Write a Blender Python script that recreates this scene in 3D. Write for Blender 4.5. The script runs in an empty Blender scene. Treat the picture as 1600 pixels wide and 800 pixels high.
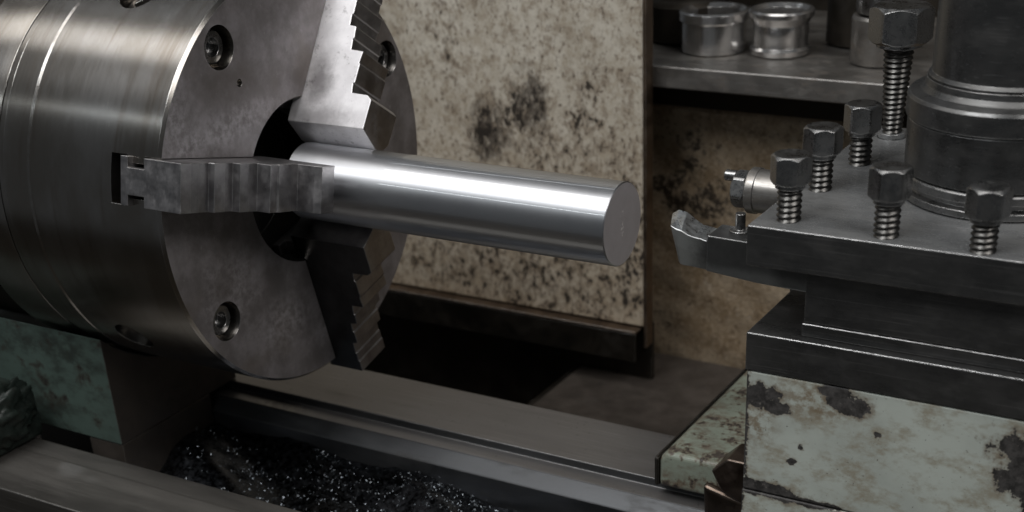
import bpy, bmesh, math, random
from mathutils import Vector, Matrix
rnd = random.Random(7)
S = 0.001                                   # all numbers below are millimetres; x along the lathe axis
scn = bpy.context.scene
COL = scn.collection

# ------------------------------------------------------------------ camera
cam_d = bpy.data.cameras.new("camera"); cam = bpy.data.objects.new("camera", cam_d); COL.objects.link(cam)
f_px, az, pit, roll = 2190.866, 1.00700761, 0.52858613, -0.05744527
Fv = Vector((-math.cos(az)*math.cos(pit), math.sin(az)*math.cos(pit), -math.sin(pit)))
R0 = Fv.cross(Vector((0, 0, 1))).normalized(); U0 = R0.cross(Fv)
Rv = R0*math.cos(roll) + U0*math.sin(roll); Uv = U0*math.cos(roll) - R0*math.sin(roll)
m = Matrix((Rv, Uv, -Fv)).transposed().to_4x4(); m.translation = Vector((604.277, -718.482, 275.767))*S
cam.matrix_world = m
cam_d.sensor_width = 36.0; cam_d.lens = f_px*36/1600; cam_d.shift_y = 399.886/1600
cam_d.clip_start = 0.02; cam_d.clip_end = 60
cam_d.dof.use_dof = True; cam_d.dof.focus_distance = 0.845; cam_d.dof.aperture_fstop = 8.0
scn.camera = cam

# ------------------------------------------------------------------ world, lamps, exposure
w = bpy.data.worlds.new("World"); scn.world = w; w.use_nodes = True
bg = w.node_tree.nodes["Background"]; bg.inputs[0].default_value = (0.9, 0.95, 1.0, 1); bg.inputs[1].default_value = 0.07

def area(name, loc, target, sx, sy, power, col):
    d = bpy.data.lights.new(name, 'AREA'); d.shape = 'RECTANGLE'; d.size = sx; d.size_y = sy; d.energy = power; d.color = col
    o = bpy.data.objects.new(name, d); COL.objects.link(o)
    o.location = loc
    o.rotation_euler = (Vector(target)-Vector(loc)).to_track_quat('-Z', 'Y').to_euler()
    return o
area("ceiling_lamp", (-0.6, -0.30, 1.72), (-0.6, 0.0, 0), 2.8, 0.46, 11.5, (1.0, 0.985, 0.96))
area("side_lamp", (-0.20, -1.05, 1.62), (0.05, 0, 0), 0.9, 0.6, 20.0, (0.98, 0.99, 1.0))
area("tube_lamp", (-0.5, -1.75, 1.30), (-0.2, 0, 0), 2.8, 0.045, 2.8, (0.9, 0.97, 1.0))
area("rear_tube_lamp", (-0.7, 1.05, 1.7), (0.0, 0.1, 0), 2.6, 0.05, 1.2, (0.9, 0.95, 1.0))
area("far_ceiling_lamp", (1.7, -0.5, 1.9), (0.2, 0, 0), 1.2, 1.0, 27.0, (1.0, 0.98, 0.96))  # added fill light for faces turned toward the tailstock, not a known lamp

vs = scn.view_settings
vs.view_transform = 'Standard'; vs.look = 'None'; vs.exposure = 0.0; vs.gamma = 1.0; vs.use_curve_mapping = False
scn.cycles.max_bounces = 8; scn.cycles.glossy_bounces = 5; scn.cycles.diffuse_bounces = 4
scn.cycles.use_denoising = True

# ------------------------------------------------------------------ materials
class N:
    """a few words to write node trees with; coordinates are object space in millimetres"""
    def __init__(s, name):
        s.m = bpy.data.materials.new(name); s.m.use_nodes = True; s.t = s.m.node_tree; s.t.nodes.clear()
        s.out = s.n('ShaderNodeOutputMaterial'); s.b = s.n('ShaderNodeBsdfPrincipled')
        s.t.links.new(s.b.outputs[0], s.out.inputs[0])
        tc = s.n('ShaderNodeNewGeometry')
        v = s.n('ShaderNodeVectorMath'); v.operation = 'SCALE'; v.inputs[3].default_value = 1000.0
        s.t.links.new(tc.outputs['Position'], v.inputs[0]); s.P = v.outputs[0]
    def n(s, k): return s.t.nodes.new(k)
    def put(s, sock, v):
        if isinstance(v, (int, float)): sock.default_value = v
        elif isinstance(v, tuple): sock.default_value = v if len(v) == len(sock.default_value) else v + (1,)
        else: s.t.links.new(v, sock)
    def math(s, op, a, b=0.0, c=0.0, clamp=False):
        n = s.n('ShaderNodeMath'); n.operation = op; n.use_clamp = clamp
        for i, q in enumerate((a, b, c)): s.put(n.inputs[i], q)
        return n.outputs[0]
    def scale(s, vec, xyz, off=(0, 0, 0)):
        n = s.n('ShaderNodeMapping'); s.t.links.new(vec, n.inputs[0])
        n.inputs['Scale'].default_value = xyz; n.inputs['Location'].default_value = off
        return n.outputs[0]
    def noise(s, size, det=4, rough=.55, vec=None, stretch=(1, 1, 1), off=0.0):
        v = s.scale(vec or s.P, tuple(k/size for k in stretch), (off, off*1.7, off*.6))
        n = s.n('ShaderNodeTexNoise'); n.inputs['Scale'].default_value = 1.0
        n.inputs['Detail'].default_value = det; n.inputs['Roughness'].default_value = rough
        s.t.links.new(v, n.inputs['Vector']); return n.outputs[0]
    def step(s, v, lo, hi):
        n = s.n('ShaderNodeMapRange'); n.interpolation_type = 'SMOOTHSTEP'
        s.put(n.inputs[0], v); n.inputs[1].default_value = lo; n.inputs[2].default_value = hi
        return n.outputs[0]
    def rng(s, v, a, b, lo=0.0, hi=1.0):
        n = s.n('ShaderNodeMapRange'); s.put(n.inputs[0], v)
        n.inputs[1].default_value = lo; n.inputs[2].default_value = hi; n.inputs[3].default_value = a; n.inputs[4].default_value = b
        return n.outputs[0]
    def mix(s, f, a, b):
        n = s.n('ShaderNodeMix'); n.data_type = 'RGBA'; s.put(n.inputs[0], f); s.put(n.inputs[6], a); s.put(n.inputs[7], b)
        return n.outputs[2]
    def axis(s, i):
        n = s.n('ShaderNodeSeparateXYZ'); s.t.links.new(s.P, n.inputs[0]); return n.outputs[i]
    def blob(s, c, r, wob=.8, size=9.0, soft=.12):
        """1 inside a ragged stain of half sizes r about c"""
        v = s.n('ShaderNodeVectorMath'); v.operation = 'SUBTRACT'; s.t.links.new(s.P, v.inputs[0]); v.inputs[1].default_value = c
        d = s.n('ShaderNodeVectorMath'); d.operation = 'DIVIDE'; s.t.links.new(v.outputs[0], d.inputs[0]); d.inputs[1].default_value = r
        l = s.n('ShaderNodeVectorMath'); l.operation = 'LENGTH'; s.t.links.new(d.outputs[0], l.inputs[0])
        q = s.math('ADD', l.outputs['Value'], s.math('MULTIPLY', s.math('SUBTRACT', s.noise(size, 5, .65, off=c[0]), .5), wob*2))
        return s.math('SUBTRACT', 1.0, s.step(q, 1-soft, 1+soft))
    def finish(s, col, rough, metal=1.0, height=None, bump=.2, dist=.3, edge=.35, spec=.5, wear=None):
        b = s.b; e = None
        if edge:
            e = s.n('ShaderNodeBevel'); e.samples = 4; e.inputs[0].default_value = edge*S
        if wear and e:
            gm = s.n('ShaderNodeNewGeometry'); d = s.n('ShaderNodeVectorMath'); d.operation = 'DOT_PRODUCT'
            s.t.links.new(e.outputs[0], d.inputs[0]); s.t.links.new(gm.outputs['True Normal'], d.inputs[1])
            k = s.math('MULTIPLY', s.step(s.math('SUBTRACT', 1.0, d.outputs['Value']), .012, .10), s.rng(s.noise(5, 4, .7, off=31), .25, 1.0, .35, .65), clamp=True)
            col = s.mix(s.math('MULTIPLY', k, wear), col, (.62, .61, .60)); metal = s.math('MAXIMUM', metal, k)  # edges coloured bright: worn steel, with lamp highlights painted in as well
        s.put(b.inputs['Base Color'], col); s.put(b.inputs['Roughness'], rough); s.put(b.inputs['Metallic'], metal)
        b.inputs['Specular IOR Level'].default_value = spec
        nrm = None
        if edge:
            nrm = e.outputs[0]
        if height is not None:
            k = s.n('ShaderNodeBump'); k.inputs['Strength'].default_value = bump; k.inputs['Distance'].default_value = dist*S
            s.t.links.new(height, k.inputs['Height'])
            if nrm: s.t.links.new(nrm, k.inputs['Normal'])
            nrm = k.outputs[0]
        if nrm: s.t.links.new(nrm, b.inputs['Normal'])
        return s.m

def steel(name, c1, c2, r1, r2, size=30, grain=(1, 1, 1), gsize=1.0, gb=.08, dirt=0.0, dirt_c=(.03, .026, .022), edge=.35, spots=0.0, wear=.75, metal=1.0, cloud=(1, 1, 1), scr=0.0):
    s = N(name)
    a = s.step(s.noise(size, 7, .66, stretch=cloud), .3, .72)
    g = s.noise(gsize, 3, .6, stretch=grain)
    col = s.mix(s.math('ADD', s.math('MULTIPLY', a, .75), s.math('MULTIPLY', g, .25)), c1, c2)
    rough = s.math('ADD', s.rng(a, r1, r2), s.math('MULTIPLY', s.math('SUBTRACT', g, .5), .14))
    if scr:
        k = s.math('MULTIPLY', s.step(s.noise(.9, 2, .5, stretch=tuple(.012 if q < 1 else 1 for q in cloud), off=17), .62, .70), scr)
        col = s.mix(k, col, (.60, .59, .58)); rough = s.math('SUBTRACT', rough, s.math('MULTIPLY', k, .2))
    if dirt:
        d = s.math('MULTIPLY', s.step(s.noise(size*.8, 8, .7, off=4.3, stretch=cloud), .50, .72), dirt)
        col = s.mix(d, col, dirt_c); rough = s.math('ADD', rough, s.math('MULTIPLY', d, .18)); metal = s.math('SUBTRACT', metal, s.math('MULTIPLY', d, .6*metal))
    if spots:
        p = s.step(s.noise(3.2, 3, .6, off=9.1), .66, .74)
        col = s.mix(s.math('MULTIPLY', p, spots), col, (.02, .017, .015))
    return s.finish(col, rough, metal, g, gb, .12, edge, wear=wear)

M = {}
M['bar'] = steel('turned_bright_steel', (.62, .63, .66), (.68, .69, .71), .45, .50, 60, (1, .02, .02), .5, .02, edge=.25)
def bar_end():
    s = N('faced_bar_end')
    y, z = s.axis(1), s.axis(2)
    rr = s.math('SQRT', s.math('ADD', s.math('MULTIPLY', y, y), s.math('MULTIPLY', z, z)))
    ring = s.math('SINE', s.math('MULTIPLY', rr, 9.0))
    n = s.noise(8, 5, .6)
    col = s.mix(n, (.42, .395, .41), (.54, .515, .53))
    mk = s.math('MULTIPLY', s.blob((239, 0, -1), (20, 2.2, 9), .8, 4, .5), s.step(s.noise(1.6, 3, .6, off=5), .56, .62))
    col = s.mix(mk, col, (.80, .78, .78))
    h = s.math('ADD', s.math('MULTIPLY', ring, .4), s.noise(1.2, 3))
    return s.finish(col, s.rng(n, .40, .52), .55, h, .12, .1, .3, wear=1.0)
M['bar_end'] = bar_end()
for q in M['bar'].node_tree.nodes:
    if q.type == 'BSDF_PRINCIPLED': q.inputs['Coat Weight'].default_value = .9; q.inputs['Coat Roughness'].default_value = .05; q.inputs['Coat IOR'].default_value = 2.0
def turned(mat, aniso, coat=None):
    """marks run round the x axis, so light spreads along it"""
    t = mat.node_tree; b = [q for q in t.nodes if q.type == 'BSDF_PRINCIPLED'][0]
    g = t.nodes.new('ShaderNodeTangent'); g.direction_type = 'RADIAL'; g.axis = 'X'; t.links.new(g.outputs[0], b.inputs['Tangent'])
    b.inputs['Anisotropic'].default_value = aniso; b.inputs['Anisotropic Rotation'].default_value = .25
turned(M['bar'], .85)
def chuck_body():
    s = N('ground_chuck_rim')
    x, y, z = s.axis(0), s.axis(1), s.axis(2)
    g = s.noise(.9, 4, .7, stretch=(1, .035, .035))              # fine marks round the rim
    g2 = s.noise(7, 4, .6, stretch=(1, .06, .06), off=3)
    st = s.noise(38, 6, .65, stretch=(1, .5, .5))
    col = s.mix(s.step(st, .35, .68), (.27, .25, .225), (.36, .345, .33))
    col = s.mix(s.math('MULTIPLY', s.step(g2, .5, .75), .55), col, (.19, .155, .125))
    rough = s.math('ADD', s.rng(st, .22, .28), s.math('MULTIPLY', s.math('SUBTRACT', g, .5), .08))
    return s.finish(col, rough, 1.0, s.math('ADD', g, s.math('MULTIPLY', g2, .5)), .05, .12, .6, wear=.9)
M['chuck'] = chuck_body(); turned(M['chuck'], .75)
def chuck_face():
    s = N('mottled_chuck_face')
    n = s.noise(26, 8, .68); n2 = s.noise(3.2, 4, .6, off=2); n3 = s.noise(55, 3, .5, off=7)
    col = s.mix(s.step(n, .38, .68), (.175, .16, .158), (.285, .265, .27))
    col = s.mix(s.math('MULTIPLY', s.step(n3, .55, .7), .5), col, (.17, .145, .125))
    col = s.mix(s.math('MULTIPLY', s.step(s.noise(7, 6, .7, off=5), .60, .74), .4), col, (.46, .44, .45))
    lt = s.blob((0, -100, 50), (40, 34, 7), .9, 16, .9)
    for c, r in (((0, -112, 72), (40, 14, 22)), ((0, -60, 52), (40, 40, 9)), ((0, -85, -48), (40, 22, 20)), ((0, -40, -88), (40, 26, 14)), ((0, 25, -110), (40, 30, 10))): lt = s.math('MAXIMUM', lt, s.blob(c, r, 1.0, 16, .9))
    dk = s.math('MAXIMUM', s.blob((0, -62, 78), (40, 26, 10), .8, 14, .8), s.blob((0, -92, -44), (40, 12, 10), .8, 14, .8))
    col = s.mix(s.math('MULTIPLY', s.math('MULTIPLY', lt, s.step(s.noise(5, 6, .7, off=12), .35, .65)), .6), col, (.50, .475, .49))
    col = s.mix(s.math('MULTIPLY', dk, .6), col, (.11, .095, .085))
    rough = s.rng(s.math('ADD', s.math('MULTIPLY', n, .7), s.math('MULTIPLY', n2, .3)), .36, .62)
    return s.finish(col, rough, .6, n2, .10, .2, .4, wear=.5)
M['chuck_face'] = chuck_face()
M['dark_steel'] = steel('oily_dark_steel', (.085, .086, .086), (.14, .138, .135), .25, .38, 16, (.05, 1, 1), 1.0, .04, .45, (.035, .032, .028), edge=.6, cloud=(.5, 1, 1), scr=.14, wear=1.0, metal=.85)
M['bore'] = steel('black_bore', (.05, .05, .05), (.09, .085, .08), .45, .6, 20, gb=.05)
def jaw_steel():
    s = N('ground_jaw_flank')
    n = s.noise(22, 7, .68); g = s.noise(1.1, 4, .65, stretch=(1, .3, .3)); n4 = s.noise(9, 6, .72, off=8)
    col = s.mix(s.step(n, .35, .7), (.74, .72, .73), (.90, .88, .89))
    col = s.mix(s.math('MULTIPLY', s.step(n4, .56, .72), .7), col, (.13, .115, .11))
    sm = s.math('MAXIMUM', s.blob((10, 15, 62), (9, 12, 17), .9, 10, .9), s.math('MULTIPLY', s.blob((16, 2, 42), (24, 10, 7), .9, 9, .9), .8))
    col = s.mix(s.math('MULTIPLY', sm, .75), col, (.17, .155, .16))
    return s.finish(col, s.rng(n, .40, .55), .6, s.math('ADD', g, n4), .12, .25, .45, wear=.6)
M['jaw_side'] = jaw_steel()  # lit copy of the jaw steel, brightness painted in for the upper jaw
M['jaw_dark'] = steel('oily_black_jaw_steel', (.06, .06, .062), (.10, .10, .102), .30, .42, 18, gb=.06, dirt=.3, edge=.6, wear=1.0)  # shaded copy of the jaw steel, darkness painted in for the down-facing flank
M['jaw'] = steel('worn_jaw_steel', (.27, .26, .263), (.46, .445, .45), .30, .44, 12, (1, .25, .25), 1.2, .14, .22, (.07, .062, .058), edge=.7, wear=1.0)
M['way'] = steel('scraped_bedway_steel', (.20, .192, .188), (.265, .255, .25), .34, .47, 34, (.03, 1, 1), 1.2, .05, .35, (.07, .058, .05), edge=.6, spots=.6, cloud=(.2, 1, 1), scr=.18, wear=1.0, metal=.75)
def residue():
    """dried pale residue on the rear way near the chuck"""
    m_ = M['way']; t = m_.node_tree; s = N.__new__(N); s.m = m_; s.t = t
    b = [q for q in t.nodes if q.type == 'BSDF_PRINCIPLED'][0]
    g = s.n('ShaderNodeNewGeometry'); v = s.n('ShaderNodeVectorMath'); v.operation = 'SCALE'; v.inputs[3].default_value = 1000; t.links.new(g.outputs['Position'], v.inputs[0]); s.P = v.outputs[0]
    k = s.math('MULTIPLY', s.blob((-58, 12, -186), (22, 7, 20), .9, 10, .6), s.step(s.noise(4, 5, .7, off=3), .42, .6))
    b0 = b.inputs['Base Color'].links[0].from_socket
    t.links.new(s.mix(s.math('MULTIPLY', k, .75), b0, (.42, .40, .37)), b.inputs['Base Color'])
residue()
M['front_way'] = steel('grimy_front_way_steel', (.085, .08, .074), (.19, .18, .165), .36, .55, 46, (.03, 1, 1), 1.2, .06, .85, (.035, .031, .027), edge=.6, cloud=(.14, .8, 1), scr=.22, wear=1.0, metal=.8)  # darker and blotchier than the rear way steel
M['ledge'] = steel('oily_ledge_steel', (.07, .072, .075), (.13, .132, .135), .46, .62, 30, gb=.12, dirt=.5, cloud=(.3, 1, 1))
M['black'] = steel('grimy_black_iron', (.030, .027, .023), (.06, .052, .043), .5, .7, 40, gb=.2, dirt=.5)
M['screw'] = steel('screw_steel', (.24, .24, .24), (.32, .316, .31), .24, .36, 8, gb=.06, dirt=.22, edge=.7, wear=1.0)
M['thread'] = steel('oily_thread_steel', (.06, .058, .055), (.12, .116, .11), .30, .42, 6, gb=.05, dirt=.4, edge=0)
M['post_top'] = steel('oiled_plate_top', (.22, .225, .23), (.32, .322, .32), .18, .34, 24, (.1, 1, 1), .9, .05, .75, (.06, .057, .053), edge=.6, metal=.6, cloud=(.6, 1, 1), scr=.25, wear=1.0)  # lighter steel for the top face, reflected light painted into its colour
M['collar'] = steel('bright_collar', (.52, .51, .50), (.62, .61, .60), .17, .25, 40, gb=.02, dirt=.15, dirt_c=(.14, .11, .09), metal=.95)
M['shelf'] = steel('dull_shelf_plate', (.22, .205, .19), (.33, .315, .295), .28, .44, 18, gb=.08, dirt=.75, dirt_c=(.10, .075, .055), edge=.7, cloud=(.6, 1, 1), scr=.2, wear=1.0, metal=.85)
def tool_mat():
    s = N('forged_tool_steel')                                      # ground pale at the nose, scaled and oily along the shank
    n = s.noise(9, 6, .68); x = s.axis(0)
    g = s.step(s.math('ADD', x, s.math('MULTIPLY', s.math('SUBTRACT', n, .5), 22)), 292, 274)
    z = s.step(s.math('ADD', s.axis(2), s.math('MULTIPLY', s.math('SUBTRACT', n, .5), 10)), -17, -23)
    g = s.math('MAXIMUM', g, s.math('MULTIPLY', z, .35))
    col = s.mix(g, s.mix(n, (.07, .071, .07), (.14, .14, .138)), s.mix(n, (.30, .315, .30), (.52, .53, .52)))
    return s.finish(col, s.rng(n, .32, .48), .85, s.noise(2.5, 5, .65, off=3), .25, .3, .6, wear=1.0)
M['tool'] = tool_mat()
M['ground'] = steel('fresh_ground_tip', (.48, .50, .51), (.72, .74, .75), .26, .42, 4, gb=.35, edge=.5, wear=1.0)

def paint(name, base, chips, grime, wear, blobs=(), size=16, rimc=(.14, .10, .065), rough=(.30, .5)):
    """old enamel over dark iron: chips with a depth, rusty rims, thin grime"""
    s = N(name)
    n = s.noise(size, 8, .66); n2 = s.noise(size*.35, 6, .65, off=3); n3 = s.noise(size*3, 4, .5, off=6)
    v = s.math('ADD', s.math('MULTIPLY', n, .7), s.math('MULTIPLY', n2, .3))
    bare = s.step(v, wear, wear+.035); rim = s.step(v, wear-.055, wear+.01)
    for c, r in blobs:
        bare = s.math('MAXIMUM', bare, s.blob(c, r, 1.3, 11 if r[0] > 4 else 4, .03)); rim = s.math('MAXIMUM', rim, s.blob(c, tuple(q*1.15 for q in r), 1.3, 11 if r[0] > 4 else 4, .25))
    col = s.mix(s.step(n3, .35, .7), base, tuple(q*.80 for q in base))
    col = s.mix(s.math('MULTIPLY', s.step(s.noise(size*.8, 8, .72, off=11, stretch=(.6, 1, 1)), .44, .66), .8), col, grime)
    col = s.mix(s.math('MULTIPLY', s.step(s.noise(2.3, 3, .6, off=14), .66, .73), .8), col, (.05, .035, .025))
    if blobs:
        ru = s.math('MAXIMUM', s.blob((372, -28, -77), (24, 60, 11), .9, 10, .9), s.blob((338, -28, -98), (10, 60, 12), .9, 10, .9))
        col = s.mix(s.math('MULTIPLY', s.math('MULTIPLY', ru, s.step(s.noise(6, 6, .7, off=19), .40, .58)), .8), col, (.17, .115, .06))
    col = s.mix(s.math('MULTIPLY', rim, .75), col, rimc)
    chip = s.mix(s.step(s.noise(5, 7, .72, off=41), .35, .7), tuple(q*.55 for q in chips), tuple(q*1.9 for q in chips))
    chip = s.mix(s.math('MULTIPLY', s.step(s.noise(2.4, 4, .6, off=43), .62, .72), .6), chip, (.20, .185, .165))
    col = s.mix(bare, col, chip)
    h = s.math('SUBTRACT', s.math('MULTIPLY', n2, .35), bare)
    rg = s.math('ADD', s.rng(n, rough[0], rough[1]), s.math('MULTIPLY', bare, .08))
    return s.finish(col, rg, 0.0, h, .5, .35, .6)
M['green'] = paint('chipped_green_enamel', (.48, .515, .465), (.045, .042, .04), (.27, .235, .17), .69,
                   [((341, -28, -80), (11, 60, 8)), ((352, -28, -86), (8, 60, 4)), ((392, -28, -75), (12, 60, 6)), ((384, -28, -69), (9, 60, 4)), ((490, -28, -82), (18, 60, 8)), ((486, -28, -98), (9, 60, 13)), ((497, -28, -112), (8, 60, 14)), ((345, -28, -141), (24, 60, 5)), ((375, -28, -143), (16, 60, 3)),
                    ((330, -28, -105), (3.5, 60, 60)), ((361, -28, -118), (2.6, 60, 2.6)), ((366, -28, -108), (2.0, 60, 2.0)), ((410, -28, -90), (1.9, 60, 1.9))], size=15)
M['green_wing'] = paint('greasy_green_enamel', (.30, .335, .27), (.06, .048, .040), (.16, .12, .085), .545, size=13, rough=(.22, .42))
M['green_dark'] = paint('dirty_green_enamel', (.075, .108, .092), (.022, .02, .017), (.022, .024, .020), .595, size=24, rimc=(.038, .034, .026), rough=(.4, .6))  # base colour darkened for the shade under the chuck, besides real dirt
M['grease'] = steel('black_green_grease', (.006, .009, .0075), (.017, .026, .021), .38, .6, 9, gb=.4, dirt=.4, dirt_c=(.016, .012, .009), metal=0.0, wear=0, edge=0)
M['brown_grease'] = steel('brown_greasy_iron', (.115, .085, .065), (.17, .13, .105), .28, .5, 20, gb=.2, dirt=.5, dirt_c=(.035, .027, .02), edge=.8)

def cream():
    s = N('stained_cream_panel')
    big = s.noise(70, 5, .6); mid = s.noise(17, 7, .7, off=2); sm = s.noise(6.2, 6, .68, off=5, stretch=(1.15, 1, .7)); tin = s.noise(3.2, 4, .64, off=8, stretch=(1.1, 1, .75)); dif = s.noise(9.5, 7, .74, off=21)
    z = s.axis(2)
    low = s.step(z, 50, -190)
    col = s.mix(s.step(big, .38, .62), (.57, .53, .455), (.46, .42, .35))
    col = s.mix(s.math('MULTIPLY', s.step(dif, .44, .62), .62), col, (.33, .275, .205))
    col = s.mix(s.math('MULTIPLY', s.step(mid, .48, .66), .7), col, (.25, .20, .145))
    col = s.mix(s.math('MULTIPLY', s.step(tin, .52, .64), .6), col, (.17, .13, .095))
    col = s.mix(s.math('MULTIPLY', low, .40), col, (.42, .315, .20))
    stain = s.blob((-46, 300, -50), (16, 90, 24), .9, 22, .9)
    for c, r, k in (((-14, 300, -34), (22, 90, 26), .95), ((8, 300, -18), (11, 90, 24), .95), ((58, 300, -6), (14, 90, 18), .85), ((50, 300, -30), (16, 90, 22), .75), ((80, 300, -55), (26, 90, 22), .6), ((10, 300, -60), (60, 90, 22), .6), ((-30, 300, -175), (170, 90, 46), .62), ((94, 300, -130), (14, 90, 80), .8), ((-80, 300, 40), (12, 90, 60), .7)):
        stain = s.math('MAXIMUM', stain, s.math('MULTIPLY', s.blob(c, r, 1.0, 26, .9), k))
    v = s.math('ADD', s.math('MULTIPLY', sm, .62), s.math('MULTIPLY', mid, .38))
    v = s.math('ADD', v, s.math('ADD', s.math('MULTIPLY', stain, .15), s.math('MULTIPLY', low, .020)))
    spot = s.step(v, .632, .678); halo = s.step(v, .53, .66)
    fine = s.step(s.math('ADD', tin, s.math('MULTIPLY', s.math('ADD', stain, low), .035)), .65, .69)
    col = s.mix(s.math('MULTIPLY', halo, .65), col, (.15, .112, .078))
    col = s.mix(s.math('MULTIPLY', fine, .75), col, (.06, .045, .034))
    smear = s.math('MULTIPLY', s.math('MAXIMUM', s.blob((-42, 300, -52), (17, 90, 24), 1.4, 14, .6), s.math('MULTIPLY', s.blob((2, 300, -22), (15, 90, 24), 1.4, 14, .6), .9)), s.step(s.noise(5, 6, .7, off=33, stretch=(1.2, 1, .6)), .36, .50))
    col = s.mix(s.math('MULTIPLY', smear, .85), col, (.05, .04, .032))
    col = s.mix(s.math('MULTIPLY', spot, .95), col, (.026, .021, .017))
    return s.finish(col, s.rng(mid, .40, .6), 0.0, s.math('ADD', sm, s.math('MULTIPLY', tin, .4)), .25, .5, .6)
M['cream'] = cream()
def wall():
    s = N('brown_greasy_wall')
    a = s.noise(42, 8, .68); b = s.noise(11, 6, .66, off=3); c = s.noise(3.5, 4, .6, off=6)
    z = s.axis(2)
    col = s.mix(s.step(a, .36, .66), (.19, .135, .08), (.32, .255, .18))
    col = s.mix(s.math('MULTIPLY', s.step(b, .50, .70), .7), col, (.10, .062, .032))
    st = s.math('ADD', s.math('MULTIPLY', a, .6), s.math('MULTIPLY', b, .4))
    st = s.math('ADD', st, s.math('MULTIPLY', s.blob((124, 380, -108), (34, 90, 40), .9, 30, .8), .14))
    col = s.mix(s.step(st, .58, .66), col, (.028, .020, .013))
    col = s.mix(s.math('MULTIPLY', s.step(s.noise(20, 6, .7, off=15), .60, .7), .5), col, (.42, .37, .295))
    col = s.mix(s.math('MULTIPLY', s.step(c, .50, .64), .55), col, (.36, .285, .20))
    col = s.mix(s.math('MULTIPLY', s.step(s.noise(4.2, 5, .7, off=25), .54, .66), .65), col, (.07, .048, .03))
    return s.finish(col, s.rng(b, .34, .62), 0.0, s.math('ADD', s.math('ADD', a, b), c), .5, 1.6, 0)
M['wall'] = wall()
M['plate_brown'] = steel('rusty_tray_iron', (.055, .046, .039), (.095, .079, .067), .42, .6, 26, gb=.25, dirt=.6, metal=.4)
M['rust_edge'] = steel('rusty_angle_iron', (.12, .085, .06), (.22, .165, .12), .38, .55, 14, gb=.25, dirt=.5, edge=.7)
M['chip'] = steel('steel_swarf', (.06, .066, .072), (.30, .33, .36), .20, .42, 5, gb=0, edge=0, wear=0)
M['chip_bed'] = steel('oily_swarf_bed', (.03, .032, .036), (.085, .09, .10), .18, .42, 5, gsize=2.2, gb=.55, edge=0, wear=0)

# ------------------------------------------------------------------ mesh words
def link(name, bm, mat, parent=None, loc=None, smooth=None, bevel=0, segs=2, sharp=30):
    """one mesh object; the bmesh holds world millimetres, loc (mm) becomes its origin"""
    o0 = parent['mm'] if parent is not None else (loc or (0, 0, 0))
    bmesh.ops.recalc_face_normals(bm, faces=bm.faces)
    bmesh.ops.translate(bm, verts=bm.verts, vec=-Vector(o0)); bmesh.ops.scale(bm, verts=bm.verts, vec=(S, S, S))
    me = bpy.data.meshes.new(name); bm.to_mesh(me); bm.free()
    mats = mat if isinstance(mat, (list, tuple)) else [mat]
    for q in mats: me.materials.append(q)
    o = bpy.data.objects.new(name, me); COL.objects.link(o)
    if parent is not None: o.parent = parent
    else: o.location = Vector(o0)*S
    o['mm'] = o0
    if smooth is not None:
        me.polygons.foreach_set('use_smooth', [True]*len(me.polygons)); me.set_sharp_from_angle(angle=math.radians(smooth))
    if bevel:
        b = o.modifiers.new('edge', 'BEVEL'); b.width = bevel*S; b.segments = segs; b.limit_method = 'ANGLE'; b.angle_limit = math.radians(sharp); b.harden_normals = False
    return o
def tag(o, label, cat, group=None):
    o['label'] = label; o['category'] = cat
    if group: o['group'] = group
    return o
def thing(name, loc, label, cat, group=None):
    o = bpy.data.objects.new(name, None); COL.objects.link(o); o.location = Vector(loc)*S; o['mm'] = tuple(float(q) for q in loc)
    o.empty_display_size = .02
    return tag(o, label, cat, group)
def BM(): return bmesh.new()
def box(bm, x0, x1, y0, y1, z0, z1):
    v = [bm.verts.new((x, y, z)) for x in (x0, x1) for y in (y0, y1) for z in (z0, z1)]
    for q in ((0, 1, 3, 2), (4, 6, 7, 5), (0, 4, 5, 1), (2, 3, 7, 6), (0, 2, 6, 4), (1, 5, 7, 3)): bm.faces.new([v[i] for i in q])
    return v
def prism(bm, pts, a, b, f):
    """extrude a 2-D outline from a to b; f(p, q, w) gives the point"""
    A = [bm.verts.new(f(p, q, a)) for p, q in pts]; B = [bm.verts.new(f(p, q, b)) for p, q in pts]
    n = len(pts)
    for i in range(n): bm.faces.new((A[i], A[(i+1) % n], B[(i+1) % n], B[i]))
    bm.faces.new(A); bm.faces.new(B[::-1])
def loft(bm, rings, caps=True, closed=True):
    R = [[bm.verts.new(p) for p in r] for r in rings]
    for a, b in zip(R, R[1:]):
        n = len(a)
        for i in range(n): bm.faces.new((a[i], a[(i+1) % n], b[(i+1) % n], b[i]))
    if caps: bm.faces.new(R[0][::-1]); bm.faces.new(R[-1])
    return R
def lathe(bm, prof, seg=64, c=(0, 0, 0), ax='X', caps=True):
    """prof: (position on the axis, radius)"""
    rings = []
    for p, r in prof:
        ring = []
        for i in range(seg):
            t = 2*math.pi*i/seg; a, b = r*math.cos(t), r*math.sin(t)
            ring.append((c[0]+p, c[1]+a, c[2]+b) if ax == 'X' else (c[0]+a, c[1]+b, c[2]+p))
        rings.append(ring)
    return loft(bm, rings, caps)
def cyl_dir(bm, p, q, r, seg=32, r2=None):
    p, q = Vector(p), Vector(q); d = (q-p).normalized(); u = d.orthogonal().normalized(); v = d.cross(u)
    loft(bm, [[tuple(e + u*rr*math.cos(2*math.pi*i/seg) + v*rr*math.sin(2*math.pi*i/seg)) for i in range(seg)] for e, rr in ((p, r), (q, r2 or r))])
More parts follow.
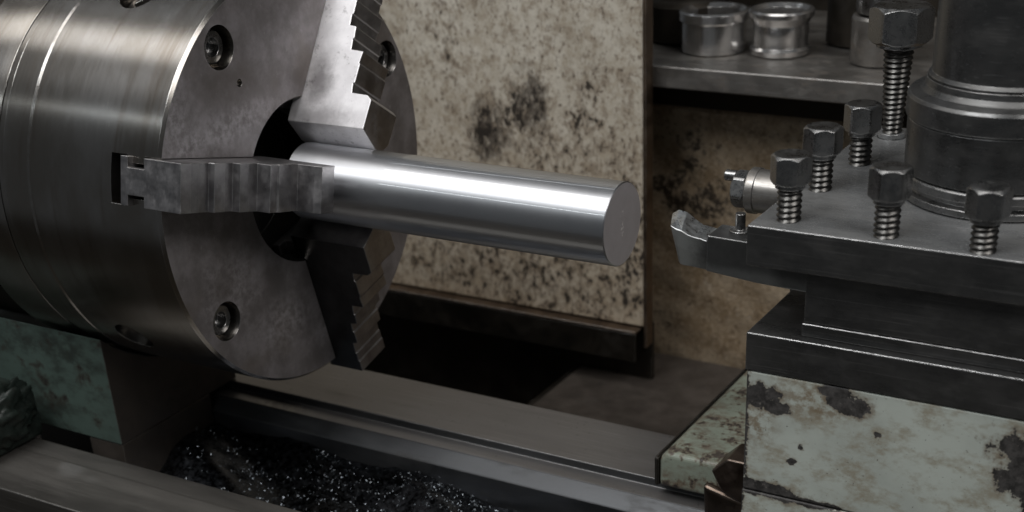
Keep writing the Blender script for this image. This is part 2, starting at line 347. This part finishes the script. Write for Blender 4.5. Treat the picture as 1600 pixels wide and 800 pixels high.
def cut(o, bms):
    """boolean the cutters out of o and keep only the resulting mesh"""
    tmp = []
    for bm in bms:
        bmesh.ops.recalc_face_normals(bm, faces=bm.faces)
        bmesh.ops.translate(bm, verts=bm.verts, vec=-Vector(o['mm'])); bmesh.ops.scale(bm, verts=bm.verts, vec=(S, S, S))
        me = bpy.data.meshes.new('cutter'); bm.to_mesh(me); bm.free()
        for mt in o.data.materials: me.materials.append(mt)
        c = bpy.data.objects.new('cutter', me); COL.objects.link(c); tmp.append(c)
        c.parent = o
        b = o.modifiers.new('cut', 'BOOLEAN'); b.operation = 'DIFFERENCE'; b.solver = 'EXACT'; b.object = c
    bpy.context.view_layer.update()
    dg = bpy.context.evaluated_depsgraph_get()
    me = bpy.data.meshes.new_from_object(o.evaluated_get(dg), depsgraph=dg)
    o.modifiers.clear(); o.data = me
    for c in tmp: bpy.data.objects.remove(c)
    me.polygons.foreach_set('use_smooth', [True]*len(me.polygons)); me.set_sharp_from_angle(angle=math.radians(28))

# ------------------------------------------------------------------ the lathe bed and what lies round it
bed = thing('lathe_bed', (60, -60, -330), 'long oily steel bed ways running under the chuck and the saddle', 'lathe bed')
bm = BM()                                                            # rear way: flat top, small step, narrow ledge, bevel, deep face
prism(bm, [(82, -180), (20.5, -180), (20.5, -186), (6, -186), (-4, -195), (-4, -340), (60, -340), (82, -320)], -330, 720, lambda y, z, x: (x, y, z))
o = link('rear_way', bm, [M['way'], M['ledge']], bed, bevel=.9, sharp=20)
for p in o.data.polygons:
    if p.normal.y < -.3: p.material_index = 1
bm = BM()
prism(bm, [(-114, -184), (-119, -180), (-136, -180), (-138, -179.2), (-186, -179.2), (-186, -330), (-128, -330), (-114, -260)], -330, 720, lambda y, z, x: (x, y, z))
link('front_way', bm, M['front_way'], bed, bevel=.9, sharp=20)
for xw in (-200, 330, 560):
    bm = BM(); box(bm, xw, xw+28, -113.5, -4.5, -338, -262); link('cross_web', bm, M['black'], bed, bevel=2)

bm = BM(); box(bm, -1500, 1500, -900, 900, -352, -341)
o = link('floor', bm, M['black']); o['kind'] = 'structure'  # added dark plane under the bed, blocks the view and light bounce

# swarf lying between the ways
bm = BM()
nx, ny = 60, 18
V = [[bm.verts.new((-175+i*8.2, -113.4+j*6.4, -209 - 1.2*(17-j) + 9*math.exp(-((i-7)/6)**2) + 7*math.sin(i*.31+j*.5)*math.sin(i*.13) + rnd.uniform(-1.0, 1.0) - max(0, i-38)*.9)) for j in range(ny)] for i in range(nx)]
for i in range(nx-1):
    for j in range(ny-1): bm.faces.new((V[i][j], V[i+1][j], V[i+1][j+1], V[i][j+1]))
hz = [[v.co.z for v in r] for r in V]
o = link('swarf_bed', bm, M['chip_bed'], smooth=180); o['kind'] = 'stuff'; o['label'] = 'dark oily layer of packed swarf between the bed ways'
bm = BM()
spotsC = [(rnd.gauss(62, 60), rnd.uniform(-75, -10), rnd.uniform(5, 16)) for _ in range(70)]
for k in range(8000):
    if k % 2: x, y = rnd.uniform(-165, 300), rnd.uniform(-112, -6)
    else:
        q = rnd.choice(spotsC); x, y = rnd.gauss(q[0], q[2]), rnd.gauss(q[1], q[2]*.7)
        if not -112 < y < -6: continue
    if not -170 < x < 300: continue
    i, j = min(nx-1, max(0, int((x+175)/8.2))), min(ny-1, max(0, int((y+113.4)/6.4)))
    z = hz[i][j] + rnd.uniform(.2, 3.2)
    L, W = rnd.uniform(.6, 2.2), rnd.uniform(.2, .55)
    rot = Matrix.Rotation(rnd.uniform(0, 6.28), 3, 'Z') @ Matrix.Rotation(rnd.gauss(0, .55), 3, 'X') @ Matrix.Rotation(rnd.gauss(0, .55), 3, 'Y')
    cv = rnd.uniform(-.5, .5)
    pr = []
    for s_ in (-1, 0, 1):
        for t_ in (-1, 1):
            p = rot @ Vector((s_*L/2, t_*W/2, cv*L*(1-abs(s_)))); pr.append(bm.verts.new((x+p.x, y+p.y, z+p.z)))
    bm.faces.new((pr[0], pr[1], pr[3], pr[2])); bm.faces.new((pr[2], pr[3], pr[5], pr[4]))
o = link('metal_chips', bm, M['chip']); o['kind'] = 'stuff'; o['label'] = 'glinting steel chips heaped between the two bed ways'

# tray under the guard, wall behind
tray = thing('rear_tray', (150, 260, -262), 'dull brown sheet iron tray lying behind the rear bed way', 'tray')
bm = BM(); box(bm, 36, 700, 96, 368, -264, -260); link('tray_sheet', bm, M['plate_brown'], tray, bevel=.8)
bm = BM(); box(bm, 30, 36, 96, 368, -320, -261); link('tray_end', bm, M['black'], tray, bevel=.8)

wl = thing('back_wall', (300, 380, -340), 'brown grease-caked wall behind the tool post, under the shelf', 'wall')
bm = BM()
nx, nz = 150, 66
V = [[bm.verts.new((-600+i*10, 372 + 1.3*math.sin(i*.7+j*.3)*math.sin(j*.5), -341+j*4.8)) for j in range(nz)] for i in range(nx)]
for i in range(nx-1):
    for j in range(nz-1): bm.faces.new((V[i][j], V[i+1][j], V[i+1][j+1], V[i][j+1]))
link('grease_layer', bm, M['wall'], wl, smooth=180)
bm = BM(); box(bm, -600, 890, 378, 400, -341, -31); link('wall_sheet', bm, M['black'], wl)

gd = thing('splash_guard', (-150, 306, -210), 'stained cream splash guard panel standing behind the chuck and bar', 'guard panel')
bm = BM(); box(bm, -560, 106, 300, 312, -205, 420); link('panel', bm, M['cream'], gd, bevel=1.2)
bm = BM(); box(bm, 106.2, 109, 299.2, 312.4, -224, 420); link('edge_strip', bm, M['rust_edge'], gd, bevel=.7)
bm = BM(); box(bm, -560, 104, 288, 299.8, -208, -205.6); link('lip', bm, M['rust_edge'], gd, bevel=.6)
bm = BM(); box(bm, -560, 103.5, 288.3, 290.8, -234, -208.3); link('lip_face', bm, M['black'], gd, bevel=.5)
bm = BM(); box(bm, -560, 108, 312.6, 318, -341, -206); link('skirt', bm, M['black'], gd, bevel=.8)

# shelf with collars
sh = thing('storage_shelf', (300, 320, -4.5), 'dull steel plate shelf at the upper right, above the brown wall', 'shelf')
bm = BM(); box(bm, 60, 800, 320, 560, -4.5, 12.5); link('shelf_board', bm, M['shelf'], sh, bevel=1.0)
bm = BM(); box(bm, 60, 800, 364, 400, -30.5, -4.7); link('bracket_rail', bm, M['black'], sh, bevel=.8)
bm = BM(); box(bm, 60, 800, 560.5, 570, -40, 420); link('shelf_back', bm, M['black'], sh)

def collar(name, c, prof, label, mat, grp=None):
    bm = BM(); lathe(bm, prof, 72, (c[0], c[1], 12.7), 'Z', caps=False)
    bm.verts.ensure_lookup_table()
    n = 72; last = len(prof)-1
    for i in range(n):
        a, b = i, (i+1) % n
        bm.faces.new((bm.verts[a], bm.verts[b], bm.verts[last*n+b], bm.verts[last*n+a]))
    o = link(name, bm, mat, loc=(c[0], c[1], 12.7), smooth=25)
    return tag(o, label, 'collar', grp)
def ringprof(R, r, h, fl=0.0):
    return [(.0, R-1.5), (1.2, R), (h-9 if fl else h-1.4, R), (h-7.5 if fl else h-1.2, R+fl), (h-1.2, R+fl), (h, R+fl-1.5), (h, r+4), (h-3, r), (2, r), (0, r+1)]
collar('steel_collar', (129.5, 384), ringprof(26.5, 21.5, 33, 2.2), 'bright steel collar on the shelf, standing beside the guard edge', M['collar'], 'steel collars on the shelf')
collar('steel_collar', (184.5, 391), [(0, 22), (1, 24), (5, 24.4), (7, 22.2), (13, 21.8), (17, 22.6), (24, 22), (28, 24.5), (30, 26), (33.6, 26.2), (35, 25), (35, 23), (32, 19.5), (2, 19), (0, 20)], 'waisted steel collar with grooved side, second from the guard edge', M['collar'], 'steel collars on the shelf')
collar('steel_collar', (268, 385), [(0, 20), (1, 22), (34, 22.5), (36, 21.5), (36, 17), (34, 15), (2, 15), (0, 16)], 'dull collar on the shelf seen behind the tall hex clamp bolt', M['shelf'], 'steel collars on the shelf')
bm = BM(); lathe(bm, [(0, 16), (2, 19.5), (5, 20), (22, 20), (24, 18), (24, 12), (40, 12), (42, 10)], 48, (268, 385, 49), 'Z'); tag(link('plug', bm, M['screw'], loc=(268, 385, 49), smooth=30), 'dark stepped plug stacked on the dull collar behind the bolt', 'plug')
bm = BM(); lathe(bm, [(0, 30), (3, 33), (30, 33), (34, 30), (38, 22), (70, 22), (72, 20)], 48, (88, 418, 12.7), 'Z'); tag(link('flanged_hub', bm, M['black'], loc=(88, 418, 12.7), smooth=30), 'black flanged hub in shadow at the guard end of the shelf', 'hub')
bm = BM(); lathe(bm, [(0, 24), (2, 27), (60, 27), (62, 25)], 48, (232, 445, 12.7), 'Z'); tag(link('dark_bushing', bm, M['black'], loc=(232, 445, 12.7), smooth=30), 'black bushing at the back of the shelf behind the collars', 'bushing')

# ------------------------------------------------------------------ headstock
hs = thing('headstock', (-200, 0, -180), 'dirty green headstock casting under and behind the chuck', 'headstock')
bm = BM()
prism(bm, [(-100.4, -179.5), (-100.4, -97.2)] + [(-139.6*math.sin(math.radians(q)), -139.6*math.cos(math.radians(q))) for q in (45.5, 40, 34, 26, 18, 10, 0, -10)] + [(26, -179.5)], -420, -116, lambda y, z, x: (x, y, z))
o = link('foot', bm, [M['green_dark'], M['plate_brown']], hs, bevel=1.0)
for p in o.data.polygons:
    if p.normal.x > .8: p.material_index = 1
bm = BM()
prism(bm, [(-99.6, -262), (-99.6, -180), (-5, -180), (-5, -262)], -150, -116.4, lambda y, z, x: (x, y, z))
link('front_web', bm, M['plate_brown'], hs, bevel=1)
bm = BM()
prism(bm, [(-113, -178.5), (-113, -143), (-125, -131), (-150, -121), (-210, -115), (-210, -178.5)], -420, -181, lambda y, z, x: (x, y, z))
link('gear_cover', bm, M['grease'], hs, bevel=3, segs=3, sharp=15)
bm = BM(); bmesh.ops.create_icosphere(bm, subdivisions=5, radius=1)
from mathutils import noise as mn
for v in bm.verts:
    p = v.co.copy(); d = 1 + .42*mn.fractal(p*2.3+Vector((3, 1, 7)), 1.0, 2.0, 5)
    v.co = Vector((-183 + 9*p.x*d, -150 + 34*p.y*d, -150 + 23*p.z*d))
o = link('grease_lump', bm, M['grease'], hs, smooth=180); o['label'] = 'lumpy black grease caked on the gear cover'

# ------------------------------------------------------------------ chuck
ch = thing('lathe_chuck', (-60, 0, -137), 'large three jaw steel chuck gripping the bright bar', 'chuck')
RC, BORE = 136.9, 53.5
bm = BM()
prof = [(-60, 26), (-60, BORE), (-1.2, BORE), (0, BORE+1.2), (0, RC-1.9), (-1.9, RC), (-107.6, RC), (-108.4, RC-.9), (-109.6, RC-.9), (-110.2, RC-.2), (-110.2, 60)]
lathe(bm, prof, 192)
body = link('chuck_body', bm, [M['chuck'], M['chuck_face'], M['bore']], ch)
for p in body.data.polygons:
    c = p.center; x = c.x*1000 - 60; r = math.hypot(c.y, c.z-.137)*1000
    p.material_index = 2 if r < BORE+.3 and x < -1 else (1 if x > -.5 else 0)
    if x < -105 and r < 100: p.material_index = 2
JAWS = [(165.5, -15.3, 13.6), (56.0, -9.0, 22.4), (-76.6, -20.9, 9.5)]
def jp(th, r, t, x):
    a = math.radians(th); return (x, r*math.cos(a)-t*math.sin(a), r*math.sin(a)+t*math.cos(a))
cuts = []
for th, t0, t1 in JAWS:
    tm = (t0+t1)/2; g = .45
    b = BM(); prism(b, [(t0-g, 5), (t1+g, 5), (t1+g, -11.2), (tm+10.4, -11.2), (tm+10.4, -24.5), (t1+g, -24.5), (t1+g, -38.5), (t0-g, -38.5), (t0-g, -24.5), (tm-10.4, -24.5), (tm-10.4, -11.2), (t0-g, -11.2)], 40, 165, lambda t, x, r: jp(th, r, t, x))
    cuts.append(b)
HOLES = [(-63.0, 99.3, 13.2), (-94, -66.3, 13.0), (105.5, 56.5, 12.4)]
for y, z, r in HOLES:
    b = BM(); cyl_dir(b, (-17, y, z), (4, y, z), r, 48); cuts.append(b)
b = BM(); cyl_dir(b, (-4, -49.5, 75.3), (2, -49.5, 75.3), 2.5, 24); cuts.append(b)
SOCK = [(-66, 113.5), (-73, -142.0)]
for x, th in SOCK:
    b = BM(); cyl_dir(b, jp(th, 104, 0, x), jp(th, 150, 0, x), 13.8, 48); cuts.append(b)
cut(body, cuts)
for y, z, r in HOLES:                                                # socket cap screws sunk in the face
    bm = BM(); lathe(bm, [(-16.8, 10.2), (-6.4, 10.2), (-5.4, 9.4), (-5.2, 5.6), (-12.5, 5.2), (-12.6, .5)], 48, (0, y, z))
    # hex socket outline for the inner ring
    link('cap_screw', bm, M['screw'], ch, smooth=30)
for x, th in SOCK:
    bm = BM()
    a = math.radians(th); e = Vector((0, math.cos(a), math.sin(a))); n = Vector((0, -math.sin(a), math.cos(a))); c0 = Vector((x, 0, 0))
    def ring(d, rad, sq):
        out = []
        for i in range(32):
            t = 2*math.pi*i/32 + .4; rr = rad
            if sq: rr = rad/max(abs(math.cos(t-.4-.3)), abs(math.sin(t-.4-.3)))
            out.append(tuple(c0 + e*d + n*(rr*math.sin(t)) + Vector((1, 0, 0))*(rr*math.cos(t))))
        return out
    loft(bm, [ring(104.3, 12.4, 0), ring(129.0, 12.4, 0), ring(130.0, 11.4, 0), ring(130.0, 6.2, 1), ring(112, 6.0, 1)])
    link('pinion_socket', bm, M['chuck'], ch, smooth=30)
for x0, x1, r0 in ((-133.4, -110.6, 136.2),):
    bm = BM(); lathe(bm, [(x1, 60), (x1, r0-.8), (x1-.8, r0), (x0+.8, r0), (x0, r0-.8), (x0, 60)], 192); link('backplate', bm, M['chuck'], ch, smooth=25)
bm = BM(); lathe(bm, [(-133.8, 60), (-133.8, 133.6), (-134.8, 134.6), (-139.0, 134.6), (-139.6, 133), (-139.8, 60)], 192); link('spindle_flange', bm, M['chuck'], ch, smooth=25)
bm = BM(); lathe(bm, [(-139.9, 60), (-139.9, 134.8), (-150, 136.4), (-176, 136.4), (-177, 135.4), (-177.5, 60)], 192); link('spindle_nose', bm, M['chuck'], ch, smooth=25)
bm = BM(); lathe(bm, [(-178, 60), (-178, 128), (-179, 129), (-330, 129), (-331, 60)], 128); link('spindle_cover', bm, M['black'], ch, smooth=25)

ST = [(25.25, 53.6, 0), (32.2, 54.3, 1), (51.6, 55.0, 1), (54.4, 51.2, 1), (55.0, 38.7, 1), (61, 37.8, 1), (61.6, 39.0, 1), (74, 39.4, 1), (74.8, 38.6, 1), (82.4, 39.6, 1), (83.0, 29.8, 1),
      (90, 29.0, 1), (90.6, 29.8, 1), (98.2, 29.2, 1), (98.8, 23.9, 1), (106, 23.6, 1), (106.5, 24.6, 1), (115.6, 24.6, 1), (116.4, 20.6, 1), (125, 20.4, 1), (125.6, 21.2, 1), (132, 20.8, 1), (132.6, 21.6, 1), (141.2, 21.6, 1)]
for th, t0, t1 in JAWS:
    tm = (t0+t1)/2; bm = BM(); rings = []
    st = ([(25.25, 38, 0), (36.4, 40, 0), (36.8, 53.2, 1)] + ST[2:]) if th > 90 else ST
    for r, xt, full in st:
        a, b = (t0, t1) if full else (-3.2, 3.2)
        rings.append([jp(th, r, a, -7.2), jp(th, r, b, -7.2), jp(th, r, b, xt), jp(th, r, a, xt)])
    loft(bm, rings)
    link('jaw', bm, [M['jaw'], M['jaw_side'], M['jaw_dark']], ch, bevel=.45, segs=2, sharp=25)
    jw = bpy.context.scene.collection.objects[-1]
    jw['label'] = {165.5: 'dark front jaw reaching over the rim, guide seen end on', 56.0: 'upper jaw with a bright ground flank', -76.6: 'lower jaw with a dark oily flank'}[th]
    bm = BM(); prism(bm, [(tm-8.0, -7.3), (tm+8.0, -7.3), (tm+8.0, -20.6), (t1, -20.6), (t1, -26.2), (t0, -26.2), (t0, -20.6), (tm-8.0, -20.6)], 42, 141.0, lambda t, x, r: jp(th, r, t, x))
    o = link('jaw_guide', bm, M['dark_steel'] if False else M['jaw'], jw, bevel=.3) if False else None
    # the guide is the lower part of the same jaw
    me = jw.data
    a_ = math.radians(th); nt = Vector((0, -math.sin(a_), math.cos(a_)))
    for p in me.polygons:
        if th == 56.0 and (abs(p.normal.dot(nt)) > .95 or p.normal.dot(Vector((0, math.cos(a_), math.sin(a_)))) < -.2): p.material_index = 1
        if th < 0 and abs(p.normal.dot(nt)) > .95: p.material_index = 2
    b2 = bmesh.new(); b2.from_mesh(me)
    bmesh.ops.recalc_face_normals(bm, faces=bm.faces)
    bmesh.ops.translate(bm, verts=bm.verts, vec=-Vector(ch['mm'])); bmesh.ops.scale(bm, verts=bm.verts, vec=(S, S, S))
    tmp = bpy.data.meshes.new('t'); bm.to_mesh(tmp); bm.free(); b2.from_mesh(tmp); b2.to_mesh(me); b2.free(); bpy.data.meshes.remove(tmp)

# ------------------------------------------------------------------ the bar
bm = BM(); lathe(bm, [(3, 24), (4, 25), (238.5, 25), (238.9, 24.6), (239, 24.4), (239, .4)], 160)
bar = link('steel_bar', bm, [M['bar'], M['bar_end']], loc=(120, 0, -25), smooth=20)
for p in bar.data.polygons:
    if abs(p.normal.x) > .9: p.material_index = 1
tag(bar, 'bright turned round steel bar clamped in the chuck jaws', 'steel bar')

# ------------------------------------------------------------------ saddle, slides
sd = thing('saddle', (420, 40, -180), 'green painted saddle wing sitting across the bed ways', 'saddle')
bm = BM(); prism(bm, [(259, -178), (259, -157), (264, -152), (420, -152), (420, -178)], 9, 190, lambda x, z, y: (x, y, z))
link('wing', bm, M['green_wing'], sd, bevel=4.2, segs=4)
bm = BM(); box(bm, 255.2, 258.8, 9.4, 186, -178.5, -157); link('way_wiper', bm, M['black'], sd, bevel=1.8)
bm = BM(); prism(bm, [(299, -153), (309.5, -142.5), (420, -142.5), (420, -190), (318, -171), (306, -166)], 1, 26, lambda x, z, y: (x, y, z))
link('apron_shoulder', bm, M['brown_grease'], sd, bevel=1.2, segs=3)
bm = BM(); prism(bm, [(292, -166), (318, -172), (430, -192), (430, -330), (300, -330)], 4, 60, lambda x, z, y: (x, y, z))
link('apron_web', bm, M['brown_grease'], sd, bevel=3, segs=3)

cs = thing('compound_slide', (430, 40, -150), 'chipped pale green compound slide with dark steel top, under the tool post', 'slide')
bm = BM(); box(bm, 330.5, 640, -28, 150, -65.2, -42); link('top_slide', bm, M['dark_steel'], cs, bevel=.9)
bm = BM(); box(bm, 331.5, 640, -27.4, 148, -143, -65.6); link('slide_body', bm, M['green'], cs, bevel=1.0)
bm = BM(); box(bm, 331, 640, -27.6, 148, -230, -143.6); link('swivel_base', bm, M['green'], cs, bevel=1.0)
bm = BM(); box(bm, 322, 352, 62, 120, -58, -41); link('gib_block', bm, M['dark_steel'], cs, bevel=1.2)

# ------------------------------------------------------------------ tool post
tp = thing('tool_post', (430, 76, -42), 'dark square four way tool post with hex clamp bolts and round column', 'tool post')
bm = BM(); box(bm, 328.5, 540, -27.5, 186, -3, 20)
o = link('top_plate', bm, [M['dark_steel'], M['post_top']], tp, bevel=.8)
for p in o.data.polygons:
    if p.normal.z > .8: p.material_index = 1
bm = BM(); box(bm, 361, 508, -20.5, 156, -34.0, -3.3); link('neck', bm, M['dark_steel'], tp, bevel=.8)
bm = BM(); box(bm, 360.4, 509, -21.2, 157, -41.8, -34.3); link('base_plate', bm, M['dark_steel'], tp, bevel=.6)
pc = (436, 76, 0)
bm = BM(); lathe(bm, [(20.2, 51), (21, 53), (24.6, 53), (25.2, 51), (26, 49.6), (28, 49.6), (29, 52.4), (33.2, 52.4), (34.4, 51), (34.6, 50)], 128, pc, 'Z'); link('index_ring', bm, M['screw'], tp, smooth=25)
bm = BM(); lathe(bm, [(34.8, 49.5), (35.4, 52.2), (63.6, 52.8), (64.2, 52.2), (64.2, 48)], 128, pc, 'Z'); link('drum', bm, M['dark_steel'], tp, smooth=25)
bm = BM(); lathe(bm, [(64.5, 48), (64.5, 53.4), (65.2, 54), (75.6, 54), (77.2, 52.8), (79.0, 47.5), (81.5, 45.2), (85, 44.4), (85, 40)], 128, pc, 'Z'); link('flange', bm, M['dark_steel'], tp, smooth=25)
bm = BM(); lathe(bm, [(85.2, 40), (85.2, 43.6), (86.4, 43.8), (88, 42.2), (240, 41.6), (241, 40)], 128, pc, 'Z'); link('column', bm, M['dark_steel'], tp, smooth=25)

def thread_bm(c, z0, z1, R, pitch=1.75, R2=None, seg=28):
    bm = BM(); n = int((z1-z0)/pitch*8); rings = []
    for k in range(n+1):
        z = z0+(z1-z0)*k/n; ring = []; Rk = R + ((R2 or R)-R)*k/n
        for i in range(seg):
            t = 2*math.pi*i/seg; ph = (z/pitch - i/seg) % 1.0
            r = Rk - pitch*.42*abs(2*ph-1)
            ring.append((c[0]+r*math.cos(t), c[1]+r*math.sin(t), z))
        rings.append(ring)
    loft(bm, rings); return bm
def hex_bm(bm, c, z0, z1, ap, turn=0.0, ax='Z', boss=True, seg=48):
    def ring(f, zf):
        out = []
        for i in range(seg):
            t = 2*math.pi*i/seg; rh = ap/math.cos(((t-turn) % (math.pi/3))-math.pi/6); r, z = f(rh), zf(rh)
            if ax == 'Z': out.append((c[0]+r*math.cos(t), c[1]+r*math.sin(t), z))
            else: out.append((z, c[1]+r*math.cos(t), c[2]+r*math.sin(t)))
        return out
    s = 1 if z1 > z0 else -1
    rr = [ring(lambda h: ap*.80, lambda h: z0), ring(lambda h: ap*.98, lambda h: z0+s*.1), ring(lambda h: h, lambda h: z0+s*(.3+.75*(h-ap*.97))),
          ring(lambda h: h, lambda h: z1-s*(.3+.8*(h-ap*.97))), ring(lambda h: ap*.95, lambda h: z1-s*.15), ring(lambda h: ap*.86, lambda h: z1)]
    if boss: rr += [ring(lambda h: ap*.5, lambda h: z1-s*.1), ring(lambda h: ap*.2, lambda h: z1-s*.25)]
    loft(bm, rr)
def clamp_bolt(c, zh0, zh1, ap, R, turn, z0=20.0, R2=None, pitch=3.2):
    b = thread_bm(c, z0-2, zh0-2.5, R, pitch, R2)
    th_ = link('clamp_bolt', b, M['thread'], tp, smooth=40)
    bm = BM(); hex_bm(bm, c, zh0, zh1, ap, turn); 
    lathe(bm, [(zh0-2.6, (R2 or R)*.95), (zh0-2.4, ap*.82), (zh0-.05, ap*.82), (zh0+.2, ap*.6)], 32, (c[0], c[1], 0), 'Z')
    hd = link('bolt_head', bm, M['screw'], th_, smooth=22)
    hd.parent = th_; 
    return th_
B = [((345.7, -10.5), 40.6, 56.4, .15), ((342.8, 46.6), 41.0, 56.4, .42), ((347.5, 102), 39.8, 56.0, .20), ((401.3, -15.4), 40.4, 57.2, .35), ((452.3, -19), 38.0, 53.6, .30),
     ((505, -16), 40, 56, .1), ((512, 60), 40, 56, .2)]
for c, a, b, t in B: clamp_bolt(c, a, b, 9.9, 7.0, t)
tall = clamp_bolt((347.5, 164), 78.5, 100.5, 17.0, 6.2, .25, 20, 9.6, 3.2)
tall['label'] = 'tallest clamp bolt, with a much larger hex head and a tapering thread'
bm = BM(); lathe(bm, [(20.1, 9), (20.1, 8.6), (23, 8.2), (23.2, 5)], 32, (347.5, 164, 0), 'Z'); link('bolt_boss', bm, M['post_top'], tp, smooth=30)
bm = BM(); lathe(bm, [(289.6, 8), (289.8, 13.4), (290.4, 14), (295.2, 14), (295.8, 13.2), (328.2, 13.2)], 64, (0, 74, 5), 'X'); sc = link('side_stop', bm, M['shelf'], tp, smooth=25)
bm = BM(); hex_bm(bm, (0, 74, 5), 289.4, 279.6, 10.2, .2, 'X'); link('stop_nut', bm, M['screw'], sc, smooth=22)
bm = BM(); lathe(bm, [(272, 2.8), (272.6, 3.4), (279.4, 3.4), (279.5, 3)], 24, (0, 76, 12), 'X'); link('stop_stud', bm, M['screw'], sc, smooth=30)

# ------------------------------------------------------------------ cutting tool
ct = thing('cutting_tool', (310, 17, -26), 'forged lathe tool bit with rough ground nose under the tool post', 'cutting tool')
Y0 = 5.0
bm = BM()
prism(bm, [(290.3, -2.2), (360.3, -2.2), (360.3, -26.3), (322, -26.0), (290, -24.0)], 0, 22, lambda x, z, y: (x, Y0+2-(x-290)*.06+y, z))
link('shank', bm, M['tool'], ct, bevel=.7)
bm = BM()
F_ = [(266.5, .6), (270, -.9), (274, -1.6), (277.5, -3.6), (281, -4.6), (286, -5.0), (290.1, -6.0)]
Bk = [(259.5, 1.4), (262.5, 3.4), (268, 2.6), (273.5, -1.0), (279, -4.0), (284, -4.5), (290.1, -5.4)]
Dn = [(271.5, -21.6), (273, -22.8), (275.5, -23.2), (279, -23.4), (282.5, -23.6), (286, -23.8), (290.1, -24.2)]
rows = [[], [], [], [], [], []]
for k in range(7):
    fx, fz = F_[k]; bx, bz = Bk[k]; dx, dz = Dn[k]; yf = Y0+2.6+(rnd.uniform(-.5, .5)); yb = 28.5 + (0 if k else -3)
    mx = (fx+bx)/2; mz = (fz+bz)/2 + rnd.uniform(-.7, .3)
    pts = [(fx, yf, fz), (mx, (yf+yb)/2+rnd.uniform(-1, 1), mz), (bx, yb, bz), (dx-1, yb-3, dz), (dx, yf+1.2, dz), ((fx*.45+dx*.55), yf+.3, (fz+dz)/2)]
    rows[0].append(pts)
loft(bm, rows[0])
nose = link('ground_nose', bm, [M['tool'], M['ground']], ct, bevel=.5)
for p in nose.data.polygons:
    if p.normal.z > .5 or p.normal.x < -.5: p.material_index = 1
bm = BM(); lathe(bm, [(-2.1, 6.2), (-.8, 6.2), (-.5, 5.2), (-.4, 3.0), (9, 3.0)], 32, (305.5, 20, 0), 'Z'); link('set_screw', bm, M['screw'], ct, smooth=30)

for o in list(bpy.data.objects):
    if 'mm' in o: del o['mm']
